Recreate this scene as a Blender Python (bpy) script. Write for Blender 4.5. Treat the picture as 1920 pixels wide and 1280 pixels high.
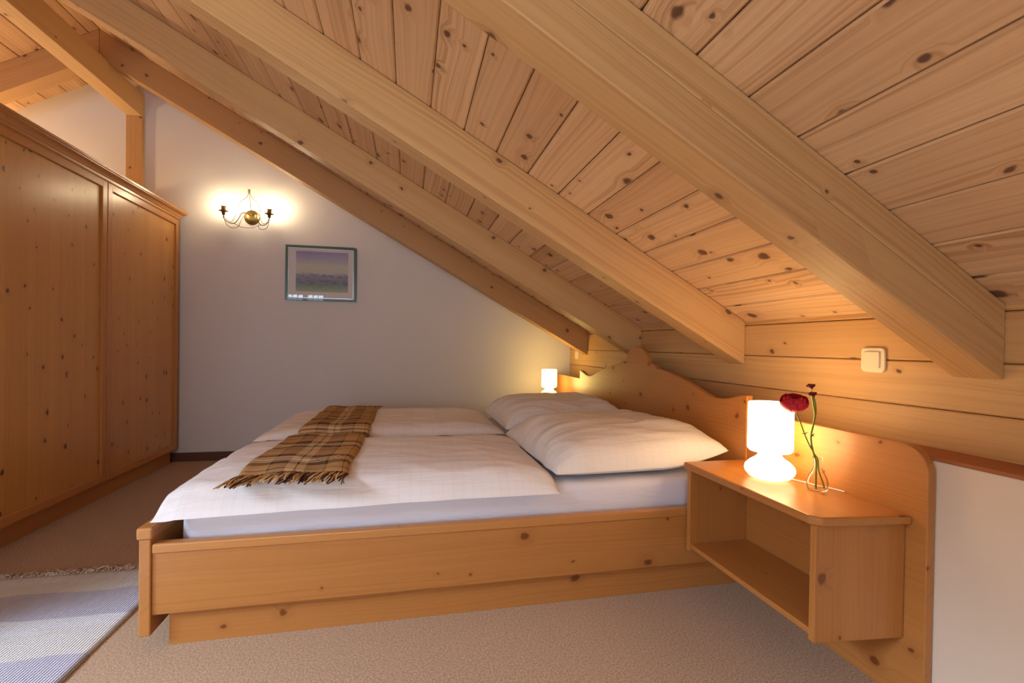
import bpy, bmesh, math, random
from mathutils import Vector, Matrix, noise

random.seed(7)
for o in list(bpy.data.objects):
    bpy.data.objects.remove(o)
SC = bpy.context.scene
COL = SC.collection
R = math.radians

# ------------------------------------------------------------------ camera
yaw, pitch, roll = R(12.4734), R(-0.573), R(0.8361)
F = Vector((math.sin(yaw)*math.cos(pitch), math.cos(yaw)*math.cos(pitch), math.sin(pitch)))
Rt = Vector((math.cos(yaw), -math.sin(yaw), 0))
Up = Rt.cross(F)
Rr = math.cos(roll)*Rt + math.sin(roll)*Up
Ur = -math.sin(roll)*Rt + math.cos(roll)*Up
cam = bpy.data.cameras.new('camera')
cam.lens = 36*876.87/1920
cam.sensor_width = 36
cam.sensor_fit = 'HORIZONTAL'
cam.shift_y = 16.58/1920
cam.clip_start = 0.02
co = bpy.data.objects.new('camera', cam)
COL.objects.link(co)
m = Matrix((Rr, Ur, -F)).transposed().to_4x4()
m.translation = (0, 0, 1)
co.matrix_world = m
SC.camera = co

# ------------------------------------------------------------------ light
SC.view_settings.view_transform = 'Standard'
SC.view_settings.look = 'None'
SC.view_settings.gamma = 1
SC.view_settings.use_curve_mapping = False
SC.view_settings.exposure = 0.18
world = bpy.data.worlds.new('world')
SC.world = world
world.use_nodes = True
world.node_tree.nodes['Background'].inputs[0].default_value = (0.75, 0.86, 1.0, 1)
world.node_tree.nodes['Background'].inputs[1].default_value = 1.0

def area_light(name, loc, rot, sx, sy, power, color):
    l = bpy.data.lights.new(name, 'AREA')
    l.shape = 'RECTANGLE'
    l.size, l.size_y, l.energy, l.color = sx, sy, power, color
    o = bpy.data.objects.new(name, l)
    o.location = loc
    o.rotation_euler = rot
    COL.objects.link(o)
    return o

YF, YB = -2.2, 4.375
P_WIN, P_ADD_SKY = 38, 165
DAY = (0.64, 0.80, 1.0)
# daylight through the front gable window, and through a second window added for more light
WIN = [(-2.65, -1.8, 0.9, 2.1), (-1.5, -0.45, 0.75, 1.95)]
for i, (x0, x1, z0, z1) in enumerate(WIN):
    area_light('daylight', ((x0+x1)/2, YF-0.26, (z0+z1)/2), (R(90), 0, 0), x1-x0, z1-z0, P_WIN*(x1-x0)*(z1-z0), DAY)
# area light in a roof window added to the left slope to brighten the ceiling
ADD_SKY = (1.0, 3.0, -1.7, 0.5)            # along the slope from the eave, along the room
_a = math.atan(0.558)
_s = (ADD_SKY[0]+ADD_SKY[1])/2
area_light('daylight', (-5.897+math.cos(_a)*_s-math.sin(_a)*0.17, (ADD_SKY[2]+ADD_SKY[3])/2, 1.131+math.sin(_a)*_s+math.cos(_a)*0.17), (0, -_a, 0), ADD_SKY[1]-ADD_SKY[0]-0.04, ADD_SKY[3]-ADD_SKY[2]-0.04, P_ADD_SKY*(ADD_SKY[1]-ADD_SKY[0])*(ADD_SKY[3]-ADD_SKY[2]), DAY)
# lamp that stands behind the wardrobe, out of sight
pl = bpy.data.lights.new('lamp_behind_wardrobe', 'POINT')
pl.energy, pl.color, pl.shadow_soft_size = 48, (1.0, 0.70, 0.36), 0.06
po = bpy.data.objects.new('lamp_behind_wardrobe', pl)
po.location = (-3.3, 3.85, 1.7)
COL.objects.link(po)
WARM = (1.0, 0.60, 0.25)

# ------------------------------------------------------------------ materials
def new_mat(name):
    m = bpy.data.materials.new(name)
    m.use_nodes = True
    nt = m.node_tree
    b = nt.nodes['Principled BSDF']
    return m, nt, b

class NT:
    """small helper to write node graphs"""
    def __init__(s, nt): s.nt = nt
    def lk(s, a, b): s.nt.links.new(a, b)
    def put(s, sock, v):
        if isinstance(v, bpy.types.NodeSocket): s.lk(v, sock)
        else: sock.default_value = v
    def math(s, op, a, b=0.0, c=None, clamp=False):
        n = s.nt.nodes.new('ShaderNodeMath'); n.operation = op; n.use_clamp = clamp
        s.put(n.inputs[0], a); s.put(n.inputs[1], b)
        if c is not None: s.put(n.inputs[2], c)
        return n.outputs[0]
    def xyz(s, x, y, z=0.0):
        n = s.nt.nodes.new('ShaderNodeCombineXYZ')
        s.put(n.inputs[0], x); s.put(n.inputs[1], y); s.put(n.inputs[2], z)
        return n.outputs[0]
    def uv(s):
        n = s.nt.nodes.new('ShaderNodeUVMap'); n.uv_map = 'UVMap'
        q = s.nt.nodes.new('ShaderNodeSeparateXYZ'); s.lk(n.outputs[0], q.inputs[0])
        return q.outputs[0], q.outputs[1]
    def obj(s):
        n = s.nt.nodes.new('ShaderNodeTexCoord')
        return n.outputs['Object']
    def noise(s, vec, scale=1.0, detail=2.0, rough=0.5, dist=0.0):
        n = s.nt.nodes.new('ShaderNodeTexNoise')
        s.put(n.inputs['Vector'], vec); n.inputs['Scale'].default_value = scale
        n.inputs['Detail'].default_value = detail; n.inputs['Roughness'].default_value = rough
        n.inputs['Distortion'].default_value = dist
        return n.outputs[0]
    def mix(s, f, a, b, mode='MIX'):
        n = s.nt.nodes.new('ShaderNodeMix'); n.data_type = 'RGBA'; n.blend_type = mode
        s.put(n.inputs[0], f); s.put(n.inputs[6], a); s.put(n.inputs[7], b)
        return n.outputs[2]
    def mapr(s, v, a, b, c=0.0, d=1.0, smooth=True):
        n = s.nt.nodes.new('ShaderNodeMapRange')
        n.interpolation_type = 'SMOOTHSTEP' if smooth else 'LINEAR'
        s.put(n.inputs[0], v); s.put(n.inputs[1], a); s.put(n.inputs[2], b)
        s.put(n.inputs[3], c); s.put(n.inputs[4], d)
        return n.outputs[0]
    def ramp(s, v, stops, mode='CONSTANT'):
        n = s.nt.nodes.new('ShaderNodeValToRGB'); n.color_ramp.interpolation = mode
        e = n.color_ramp.elements
        while len(e) < len(stops): e.new(0.5)
        for i, (p, c) in enumerate(stops): e[i].position = p; e[i].color = (*c, 1)
        s.put(n.inputs[0], v)
        return n.outputs[0]
    def attr(s, name):
        n = s.nt.nodes.new('ShaderNodeAttribute'); n.attribute_name = name
        return n.outputs['Fac']
    def bump(s, h, strength, dist):
        n = s.nt.nodes.new('ShaderNodeBump')
        n.inputs['Strength'].default_value = strength; n.inputs['Distance'].default_value = dist
        s.put(n.inputs['Height'], h)
        return n.outputs[0]

def rgb(r, g, b):
    f = lambda c: (c/255/12.92) if c/255 <= .04045 else ((c/255+.055)/1.055)**2.4
    return (f(r), f(g), f(b), 1)

def wood(name, light, dark, knot=(70, 34, 16), frac=0.35, cell=0.16, kr=(0.035, 0.085), rings=55, ringamt=0.28,
         rough=0.45, coat=0.0, tone=0.16, wav=0.09, seed=0.0):
    m, nt, b = new_mat(name); N = NT(nt)
    u, v = N.uv()
    u = N.math('ADD', u, seed)
    n1 = N.noise(N.xyz(N.math('MULTIPLY', u, 1.1), N.math('MULTIPLY', v, 5.0)), 1, 1.5)
    n2 = N.noise(N.xyz(N.math('MULTIPLY', u, 0.5), N.math('MULTIPLY', v, 9.0), 4.0), 1, 2)
    # knots
    vo = nt.nodes.new('ShaderNodeTexVoronoi'); vo.voronoi_dimensions = '2D'; vo.feature = 'F1'
    wob = N.noise(N.xyz(N.math('MULTIPLY', u, 30), N.math('MULTIPLY', v, 30), 9.0), 1, 1)
    wobm = N.math('MULTIPLY', N.math('SUBTRACT', wob, 0.5), 0.02)
    N.put(vo.inputs['Vector'], N.xyz(N.math('MULTIPLY', N.math('ADD', u, wobm), 0.78/cell), N.math('MULTIPLY', N.math('ADD', v, wobm), 1/cell)))
    vo.inputs['Scale'].default_value = 1
    sc = nt.nodes.new('ShaderNodeSeparateColor'); N.lk(vo.outputs['Color'], sc.inputs[0])
    pres = N.math('LESS_THAN', sc.outputs[0], frac)
    rad = N.math('MULTIPLY_ADD', N.math('POWER', sc.outputs[1], 2.0), kr[1]-kr[0], kr[0])
    d = vo.outputs['Distance']
    kn = N.math('MULTIPLY', N.mapr(d, N.math('MULTIPLY', rad, 0.55), N.math('MULTIPLY', rad, 1.15), 1.0, 0.0), pres)
    halo = N.math('MULTIPLY', N.mapr(d, N.math('MULTIPLY', rad, 1.0), N.math('MULTIPLY', rad, 3.4), 1.0, 0.0), pres)
    t = N.math('ADD', v, N.math('MULTIPLY', N.math('SUBTRACT', n1, 0.5), wav))
    t = N.math('ADD', t, N.math('MULTIPLY', halo, 0.022))
    rn = N.noise(N.xyz(N.math('MULTIPLY', u, 0.35), N.math('MULTIPLY', t, rings*1.7), 2.0), 1, 2, 0.6)
    sn = N.math('SINE', N.math('MULTIPLY', t, rings*6.283))
    ring = N.math('ADD', N.mapr(rn, 0.42, 0.70), N.math('MULTIPLY', N.math('MULTIPLY_ADD', sn, 0.5, 0.5), 0.22))
    fib = N.noise(N.xyz(N.math('MULTIPLY', u, 7), N.math('MULTIPLY', v, 320)), 1, 1)
    fac = N.math('MULTIPLY', ring, N.math('MULTIPLY_ADD', n2, ringamt*1.6, -0.1*ringamt))
    fac = N.math('ADD', fac, N.math('MULTIPLY', N.math('SUBTRACT', fib, 0.5), 0.30))
    fac = N.math('ADD', fac, N.math('MULTIPLY', N.math('SUBTRACT', n2, 0.35), 0.55))
    fac = N.math('ADD', fac, N.math('MULTIPLY', halo, 0.25), clamp=True)
    c = N.mix(fac, rgb(*light), rgb(*dark))
    tn = N.attr('tone')
    c = N.mix(N.math('MULTIPLY', tn, tone*3.2, clamp=True), c, rgb(*dark))
    c = N.mix(N.math('MULTIPLY', kn, 0.88), c, rgb(*knot))
    N.lk(c, b.inputs['Base Color'])
    b.inputs['Roughness'].default_value = rough
    b.inputs['Specular IOR Level'].default_value = 0.35
    b.inputs['Coat Weight'].default_value = coat
    b.inputs['Coat Roughness'].default_value = 0.25
    h = N.math('ADD', N.math('MULTIPLY', ring, 0.5), N.math('MULTIPLY', fib, 0.6))
    N.lk(N.bump(h, 0.12, 0.002), b.inputs['Normal'])
    return m

M = {}
M['ceil'] = wood('ceiling_spruce', (230, 194, 152), (186, 141, 101), knot=(84, 56, 44), frac=0.55, cell=0.135, kr=(0.05, 0.17), rings=48, ringamt=0.75, tone=0.16, rough=0.5)
M['beam'] = wood('beam_spruce', (216, 176, 122), (178, 132, 84), knot=(100, 64, 44), frac=0.30, cell=0.16, kr=(0.03, 0.10), rings=40, ringamt=0.5, tone=0.10, rough=0.5, seed=13.0)
M['wallwood'] = wood('wall_spruce', (224, 184, 128), (186, 138, 86), knot=(100, 62, 38), frac=0.42, cell=0.15, kr=(0.035, 0.09), rings=45, ringamt=0.55, tone=0.12, rough=0.5, seed=31.0)
M['furn'] = wood('furniture_pine', (190, 127, 65), (154, 93, 41), knot=(112, 54, 24), frac=0.6, cell=0.145, kr=(0.03, 0.125), rings=60, ringamt=0.3, tone=0.06, rough=0.36, coat=0.25, seed=47.0)
M['ward'] = wood('wardrobe_pine', (214, 160, 88), (182, 124, 62), knot=(80, 38, 18), frac=0.66, cell=0.13, kr=(0.04, 0.12), rings=60, ringamt=0.3, tone=0.06, rough=0.34, coat=0.3, seed=71.0)
M['wardframe'] = wood('wardrobe_frame_pine', (200, 138, 74), (168, 106, 54), knot=(100, 44, 20), frac=0.04, cell=0.14, kr=(0.02, 0.05), rings=60, ringamt=0.25, tone=0.05, rough=0.34, coat=0.3, seed=91.0)
M['red'] = wood('ledge_wood', (172, 106, 64), (140, 80, 46), frac=0.05, rings=50, rough=0.5, seed=5.0)
M['skirt'] = wood('dark_skirting', (112, 74, 56), (80, 50, 38), knot=(60, 36, 26), frac=0.0, rings=120, ringamt=0.5, rough=0.5)

def plaster(name, col, s=1.0):
    m, nt, b = new_mat(name); N = NT(nt)
    p = N.obj()
    n = N.noise(p, 3.0, 4, 0.6); n2 = N.noise(p, 60.0, 3, 0.6)
    c = N.mix(N.math('MULTIPLY', n, 0.10), rgb(*col), rgb(*[x*0.86 for x in col]))
    N.lk(c, b.inputs['Base Color'])
    b.inputs['Roughness'].default_value = 0.75
    b.inputs['Specular IOR Level'].default_value = 0.25
    N.lk(N.bump(N.math('ADD', N.math('MULTIPLY', n, 2.0), N.math('MULTIPLY', n2, 0.35)), 0.25*s, 0.006), b.inputs['Normal'])
    return m
M['plaster'] = plaster('white_plaster', (222, 217, 214))
M['plaster2'] = plaster('warm_lit_plaster', (226, 208, 186))  # white plaster with the warmth of the light put into its colour

def carpet():
    m, nt, b = new_mat('carpet'); N = NT(nt)
    p = N.obj()
    n = N.noise(p, 330.0, 2, 0.7); n2 = N.noise(p, 150.0, 4, 0.75); n3 = N.noise(p, 2.0, 3, 0.5)
    f = N.math('ADD', N.math('MULTIPLY', N.mapr(n, 0.36, 0.64), 0.5), N.math('MULTIPLY', N.mapr(n2, 0.36, 0.64), 0.5))
    c = N.mix(f, rgb(128, 98, 72), rgb(220, 186, 150))
    c = N.mix(N.math('MULTIPLY', n3, 0.25), c, rgb(170, 128, 92))
    N.lk(c, b.inputs['Base Color'])
    b.inputs['Roughness'].default_value = 0.95
    b.inputs['Specular IOR Level'].default_value = 0.1
    b.inputs['Sheen Weight'].default_value = 0.15
    N.lk(N.bump(n, 0.5, 0.003), b.inputs['Normal'])
    return m
M['carpet'] = carpet()

def linen(name, col, check=0.0, bumpy=0.3):
    m, nt, b = new_mat(name); N = NT(nt)
    u, v = N.uv()
    f = 0.0
    c = rgb(*col)
    if check:
        def lines(x, per, w):
            fr = N.math('FRACT', N.math('DIVIDE', x, per))
            return N.math('LESS_THAN', fr, w)
        a = N.math('ADD', lines(u, 0.16, 0.28), lines(u, 0.16/5, 0.25))
        bb = N.math('ADD', lines(v, 0.16, 0.28), lines(v, 0.16/5, 0.25))
        f = N.math('MULTIPLY', N.math('ADD', a, bb), check)
        c = N.mix(f, rgb(*col), rgb(*[x*0.90 for x in col]))
        N.lk(c, b.inputs['Base Color'])
    else:
        b.inputs['Base Color'].default_value = c
    b.inputs['Roughness'].default_value = 0.7
    b.inputs['Specular IOR Level'].default_value = 0.2
    b.inputs['Sheen Weight'].default_value = 0.1
    n = N.noise(N.xyz(N.math('MULTIPLY', u, 5), N.math('MULTIPLY', v, 22)), 1, 3, 0.55, 0.6)
    n2 = N.noise(N.xyz(N.math('MULTIPLY', u, 900), N.math('MULTIPLY', v, 900)), 1, 1)
    N.lk(N.bump(N.math('ADD', n, N.math('MULTIPLY', n2, 0.03)), bumpy, 0.012), b.inputs['Normal'])
    return m
M['duvet'] = linen('duvet_cotton', (246, 242, 242), 0.07, 0.45)
M['pillow'] = linen('pillow_cotton', (246, 242, 238), 0.06, 0.45)
M['sheet'] = linen('sheet_cotton', (228, 226, 236), 0.0, 0.35)

def plaid():
    m, nt, b = new_mat('tartan_wool'); N = NT(nt)
    u, v = N.uv()     # u 0..1 across the width, v metres along the length
    tan, cream, taupe, brown = (0.58, 0.34, 0.14), (0.86, 0.66, 0.40), (0.30, 0.17, 0.10), (0.07, 0.024, 0.008)
    cu = N.ramp(u, [(0, tan), (.235, brown), (.255, taupe), (.41, cream), (.495, brown), (.51, cream), (.585, taupe), (.76, brown), (.785, tan), (.93, brown), (.945, tan)])
    fr = N.math('FRACT', N.math('DIVIDE', v, 0.262))
    cv = N.ramp(fr, [(0, tan), (.10, brown), (.125, tan), (.30, brown), (.44, cream), (.48, brown), (.505, cream), (.58, brown), (.605, cream), (.65, brown), (.80, tan)])
    # twill: threads of both directions seen half and half, the dark weft bands dominate
    c = N.mix(0.58, cu, cv)
    tw = N.noise(N.xyz(N.math('MULTIPLY', u, 260), N.math('MULTIPLY', v, 700)), 1, 1)
    c = N.mix(N.math('MULTIPLY', tw, 0.25), c, (0.12, 0.07, 0.04, 1))
    N.lk(c, b.inputs['Base Color'])
    b.inputs['Roughness'].default_value = 0.9
    b.inputs['Specular IOR Level'].default_value = 0.1
    N.lk(N.bump(tw, 0.4, 0.002), b.inputs['Normal'])
    return m
M['plaid'] = plaid()

def yarn(name, cols):
    m, nt, b = new_mat(name); N = NT(nt)
    t = N.attr('tone')
    n = len(cols)
    c = N.ramp(t, [(i/n, rgb(*k)[:3]) for i, k in enumerate(cols)])
    N.lk(c, b.inputs['Base Color'])
    b.inputs['Roughness'].default_value = 0.95
    b.inputs['Specular IOR Level'].default_value = 0.1
    return m
M['fringe'] = yarn('wool_fringe', [(72, 46, 32), (214, 172, 116), (120, 82, 52), (226, 196, 150), (86, 54, 38), (196, 152, 98)])
M['rugfringe'] = yarn('cotton_fringe', [(224, 216, 206), (206, 196, 184), (236, 230, 222), (190, 176, 160)])

def rugmat(y_edges):
    m, nt, b = new_mat('rag_rug'); N = NT(nt)
    u, v = N.uv()     # metres, v = distance from the far hem
    w = N.noise(N.xyz(N.math('MULTIPLY', u, 3.0), N.math('MULTIPLY', v, 12)), 1, 2)
    vv = N.math('ADD', v, N.math('MULTIPLY', N.math('SUBTRACT', w, 0.5), 0.12))
    white, cream, lav = (0.84, 0.85, 0.88), (0.80, 0.78, 0.74), (0.56, 0.55, 0.68)
    L = 1.8
    c = N.ramp(N.math('DIVIDE', vv, L), [(p/L, {'w': white, 'c': cream, 'l': lav}[k]) for p, k in y_edges])
    fl = N.noise(N.xyz(N.math('MULTIPLY', u, 45), N.math('MULTIPLY', v, 140)), 1, 2, 0.7)
    c = N.mix(N.mapr(fl, 0.66, 0.74, 0.0, 0.5), c, (0.22, 0.20, 0.26, 1))
    c = N.mix(N.math('MULTIPLY', N.noise(N.xyz(N.math('MULTIPLY', u, 8), N.math('MULTIPLY', v, 60), 3), 1, 2), 0.3), c, (0.82, 0.83, 0.86, 1))
    N.lk(c, b.inputs['Base Color'])
    b.inputs['Roughness'].default_value = 0.95
    b.inputs['Specular IOR Level'].default_value = 0.1
    rib = N.math('ADD', N.math('SINE', N.math('MULTIPLY', u, 6.283/0.009)), N.math('MULTIPLY', N.math('SINE', N.math('MULTIPLY', v, 6.283/0.007)), 0.6))
    N.lk(N.bump(rib, 0.7, 0.0025), b.inputs['Normal'])
    return m

def simple(name, col, rough=0.5, metal=0.0, spec=0.5, coat=0.0):
    m, nt, b = new_mat(name); N = NT(nt)
    n = N.noise(N.obj(), 25.0, 2)
    c = N.mix(N.math('MULTIPLY', n, 0.12), rgb(*col), rgb(*[x*0.8 for x in col]))
    N.lk(c, b.inputs['Base Color'])
    b.inputs['Roughness'].default_value = rough
    b.inputs['Metallic'].default_value = metal
    b.inputs['Specular IOR Level'].default_value = spec
    b.inputs['Coat Weight'].default_value = coat
    return m
M['switch'] = simple('cream_plastic', (240, 228, 196), 0.3)
M['brass'] = simple('aged_brass', (150, 128, 78), 0.42, 0.9)
M['brassdark'] = simple('dark_bronze', (78, 66, 42), 0.55, 0.5)
M['green'] = simple('green_frame', (62, 92, 74), 0.3, 0.0, 0.5, 0.4)
M['silver'] = simple('silver_fillet', (200, 200, 196), 0.3, 0.7)
M['mat'] = simple('picture_mount', (232, 216, 208), 0.8)
M['cord'] = simple('white_cord', (240, 236, 228), 0.4)
M['stem'] = simple('stem_green', (112, 132, 34), 0.5)
M['petal'] = simple('red_petals', (206, 26, 56), 0.55)
M['petal2'] = simple('dark_red_bud', (104, 22, 34), 0.6)
M['cap'] = simple('white_window_paint', (232, 232, 228), 0.4)
M['metalplate'] = simple('steel', (170, 170, 170), 0.3, 1.0)

def glass_thin(name, tint=(1, 1, 1), refl=1.0):
    m = bpy.data.materials.new(name); m.use_nodes = True
    nt = m.node_tree; nt.nodes.clear()
    o = nt.nodes.new('ShaderNodeOutputMaterial'); mx = nt.nodes.new('ShaderNodeMixShader')
    t = nt.nodes.new('ShaderNodeBsdfTransparent'); g = nt.nodes.new('ShaderNodeBsdfGlossy'); fr = nt.nodes.new('ShaderNodeFresnel')
    t.inputs[0].default_value = (*tint, 1); g.inputs['Roughness'].default_value = 0.01
    fr.inputs[0].default_value = 1.5
    if name == 'vase_glass':
        fr = nt.nodes.new('ShaderNodeLayerWeight'); fr.inputs[0].default_value = 0.12
    k = nt.nodes.new('ShaderNodeMath'); k.operation = 'MULTIPLY'; k.inputs[1].default_value = refl; k.use_clamp = True
    nt.links.new(fr.outputs[0], k.inputs[0]); nt.links.new(k.outputs[0], mx.inputs[0])
    nt.links.new(t.outputs[0], mx.inputs[1]); nt.links.new(g.outputs[0], mx.inputs[2]); nt.links.new(mx.outputs[0], o.inputs[0])
    return m
M['pane'] = glass_thin('window_glass')
M['pglass'] = glass_thin('picture_glass', refl=1.6)
M['vase'] = glass_thin('vase_glass', (0.97, 0.98, 0.97), refl=0.8)

def emit(name, col, strength, base=(240, 236, 228)):
    m, nt, b = new_mat(name)
    b.inputs['Base Color'].default_value = rgb(*base)
    b.inputs['Emission Color'].default_value = (*col, 1)
    b.inputs['Emission Strength'].default_value = strength
    b.inputs['Roughness'].default_value = 0.2
    return m
LAMP_E = 11.0
M['shade'] = emit('opal_glass_shade', (1.0, 0.66, 0.30), LAMP_E)
M['opalbase'] = emit('opal_glass_base', (1.0, 0.70, 0.36), LAMP_E*0.28)
M['shade_far'] = emit('opal_glass_shade_far', (1.0, 0.72, 0.20), LAMP_E)
M['opalbase_far'] = emit('opal_glass_base_far', (1.0, 0.72, 0.30), 1.1)
M['bulb'] = emit('candle_bulb', (1.0, 0.80, 0.50), 320.0)

def art():
    m, nt, b = new_mat('misty_landscape_print'); N = NT(nt)
    u, v = N.uv()     # 0..1
    n = N.noise(N.xyz(N.math('MULTIPLY', u, 5), N.math('MULTIPLY', v, 14)), 1, 4, 0.6)
    vv = N.math('ADD', v, N.math('MULTIPLY', N.math('SUBTRACT', n, 0.5), 0.14))
    c = N.ramp(vv, [(0, (.50, .50, .34)), (.12, (.30, .36, .28)), (.24, (.26, .28, .32)), (.40, (.36, .33, .44)), (.47, (.62, .54, .46)), (.65, (.66, .58, .46)), (.80, (.52, .45, .52)), (1, (.40, .31, .52))], 'LINEAR')
    n3 = N.noise(N.xyz(N.math('MULTIPLY', u, 9), N.math('MULTIPLY', v, 16), 5), 1, 4, 0.65)
    band = N.math('MULTIPLY', N.mapr(v, 0.12, 0.2), N.mapr(v, 0.42, 0.5, 1.0, 0.0))
    c = N.mix(N.math('MULTIPLY', N.mapr(n3, 0.48, 0.62), N.math('MULTIPLY', band, 0.55)), c, (0.10, 0.11, 0.10, 1))
    N.lk(c, b.inputs['Base Color'])
    b.inputs['Roughness'].default_value = 0.8
    return m
M['art'] = art()

# ------------------------------------------------------------------ mesh helpers
def V(*a): return Vector(a)
AX = {'x': V(1, 0, 0), 'y': V(0, 1, 0), 'z': V(0, 0, 1)}

class MB:
    def __init__(s):
        s.v, s.f, s.uv, s.t, s.sm = [], [], [], [], []
    def face(s, pts, grain, off=(0, 0), tone=0.0, smooth=False, uvs=None):
        i0 = len(s.v); s.v += [tuple(p) for p in pts]
        s.f.append(tuple(range(i0, i0+len(pts)))); s.t.append(tone); s.sm.append(smooth)
        if uvs is None:
            p = [Vector(q) for q in pts]
            n = Vector((0, 0, 0))
            for k in range(len(p)): n += (p[k]-p[0]).cross(p[(k+1) % len(p)]-p[0])
            n = n.normalized() if n.length > 1e-12 else V(0, 0, 1)
            g = grain - n*grain.dot(n)
            if g.length < 0.3:
                g = n.orthogonal()
            g.normalize(); h = n.cross(g)
            a = [abs(h.x), abs(h.y), abs(h.z)]; k = a.index(max(a))
            if h[k] < 0: h = -h
            if g.dot(grain) < 0: g = -g
            uvs = [(q.dot(g)+off[0], q.dot(h)+off[1]) for q in p]
        s.uv += list(uvs)
    def prism(s, poly, axis, a, b, grain, tone=None, frame=None, topfn=None):
        """poly: 2D points in the two other axes (x,z for axis y; y,z for axis x; x,y for axis z)"""
        off = (random.uniform(0, 40), random.uniform(0, 40))
        tone = random.random() if tone is None else tone
        def P(q, c):
            if axis == 'y': r = V(q[0], c, q[1])
            elif axis == 'x': r = V(c, q[0], q[1])
            else: r = V(q[0], q[1], c)
            return frame @ r if frame else r
        g = AX[grain] if isinstance(grain, str) else grain
        if frame: g = frame.to_3x3() @ g
        A = [P(q, a) for q in poly]; B = [P(q, b) for q in poly]
        ar = sum(poly[i][0]*poly[(i+1) % len(poly)][1]-poly[(i+1) % len(poly)][0]*poly[i][1] for i in range(len(poly)))
        flip = (ar > 0) ^ (axis == 'y')
        if not flip: A, B = A[::-1], B[::-1]
        s.face(A[::-1] if False else A[::-1][::-1], g, off, tone) if False else None
        s.face(list(reversed(A)) if False else A, g, off, tone)
        s.face(list(reversed(B)), g, off, tone)
        n = len(A)
        for i in range(n):
            j = (i+1) % n
            s.face([A[j], A[i], B[i], B[j]], g, off, tone)
    def box(s, x0, x1, y0, y1, z0, z1, grain='y', tone=None, frame=None):
        s.prism([(x0, z0), (x1, z0), (x1, z1), (x0, z1)], 'y', y0, y1, grain, tone, frame)
    def tube(s, pts, r, seg=8, tone=0.0, caps=True, radii=None):
        pts = [Vector(p) for p in pts]
        n = len(pts); rings = []
        up = None
        for i, p in enumerate(pts):
            d = (pts[min(i+1, n-1)]-pts[max(i-1, 0)]).normalized()
            if up is None: up = d.orthogonal().normalized()
            up = (up - d*up.dot(d))
            up = up.normalized() if up.length > 1e-6 else d.orthogonal().normalized()
            w = d.cross(up)
            rr = radii[i] if radii else r
            rings.append([p+(up*math.cos(2*math.pi*k/seg)+w*math.sin(2*math.pi*k/seg))*rr for k in range(seg)])
        s.loft(rings, tone, caps)
    def loft(s, rings, tone=0.0, caps=True):
        i0 = len(s.v); seg = len(rings[0]); n = len(rings)
        for rg in rings: s.v += [tuple(p) for p in rg]
        for i in range(n-1):
            for k in range(seg):
                k2 = (k+1) % seg
                s.f.append((i0+i*seg+k, i0+i*seg+k2, i0+(i+1)*seg+k2, i0+(i+1)*seg+k))
                s.t.append(tone); s.sm.append(True)
                s.uv += [(k/seg, i/n), ((k+1)/seg, i/n), ((k+1)/seg, (i+1)/n), (k/seg, (i+1)/n)]
        if caps:
            s.f.append(tuple(i0+k for k in reversed(range(seg)))); s.t.append(tone); s.sm.append(False); s.uv += [(0, 0)]*seg
            s.f.append(tuple(i0+(n-1)*seg+k for k in range(seg))); s.t.append(tone); s.sm.append(False); s.uv += [(0, 0)]*seg
    def lathe(s, prof, c, seg=32, tone=0.0, axis='z', caps=True):
        rings = []
        for r, h in prof:
            rg = []
            for k in range(seg):
                a = 2*math.pi*k/seg
                if axis == 'z': rg.append(V(c[0]+r*math.cos(a), c[1]+r*math.sin(a), c[2]+h))
                elif axis == 'y': rg.append(V(c[0]+r*math.cos(a), c[1]-h, c[2]+r*math.sin(a)))
                else: rg.append(V(c[0]+h, c[1]+r*math.cos(a), c[2]+r*math.sin(a)))
            rings.append(rg)
        s.loft(rings, tone, caps)
    def build(s, name, mat, parent=None, bevel=0.0, seg=2, origin=None, weld=False):
        me = bpy.data.meshes.new(name)
        me.from_pydata(s.v, [], s.f)
        uv = me.uv_layers.new(name='UVMap')
        flat = [c for q in s.uv for c in q]
        uv.data.foreach_set('uv', flat)
        at = me.attributes.new('tone', 'FLOAT', 'FACE'); at.data.foreach_set('value', s.t)
        me.polygons.foreach_set('use_smooth', s.sm)
        me.materials.append(mat)
        if bevel or weld:
            bm = bmesh.new(); bm.from_mesh(me)
            bmesh.ops.remove_doubles(bm, verts=bm.verts, dist=1e-5)
            bmesh.ops.recalc_face_normals(bm, faces=bm.faces)
            bm.to_mesh(me); bm.free()
        me.update()
        o = bpy.data.objects.new(name, me)
        COL.objects.link(o)
        if parent is not None:
            o.parent = parent
            pl = Vector((0, 0, 0)); q = parent
            while q is not None: pl += q.location; q = q.parent
            me.transform(Matrix.Translation(-pl))
        elif origin is not None:
            me.transform(Matrix.Translation(-Vector(origin))); o.location = origin
        if bevel:
            bv = o.modifiers.new('bevel', 'BEVEL'); bv.width = bevel; bv.segments = seg
            bv.limit_method = 'ANGLE'; bv.angle_limit = R(35); bv.harden_normals = False
        return o

def thing(name, label, cat, loc, group=None):
    o = bpy.data.objects.new(name, None); COL.objects.link(o)
    o.location = loc; o.empty_display_size = 0.05
    return tag(o, label, cat, group)
def tag(o, label, cat, group=None, kind=None):
    o['label'] = label; o['category'] = cat
    if group: o['group'] = group
    if kind: o['kind'] = kind
    return o
def struct(o, label=None):
    o['kind'] = 'structure'
    if label: o['label'] = label
    return o
def spline(P, n=12):
    """Catmull-Rom through the points"""
    P = [Vector(p) for p in P]; out = []
    for i in range(len(P)-1):
        a, b, c, d = P[max(i-1, 0)], P[i], P[i+1], P[min(i+2, len(P)-1)]
        for k in range(n):
            t = k/n
            out.append(0.5*((2*b)+(-a+c)*t+(2*a-5*b+4*c-d)*t*t+(-a+3*b-3*c+d)*t*t*t))
    out.append(P[-1]); return out

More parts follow.
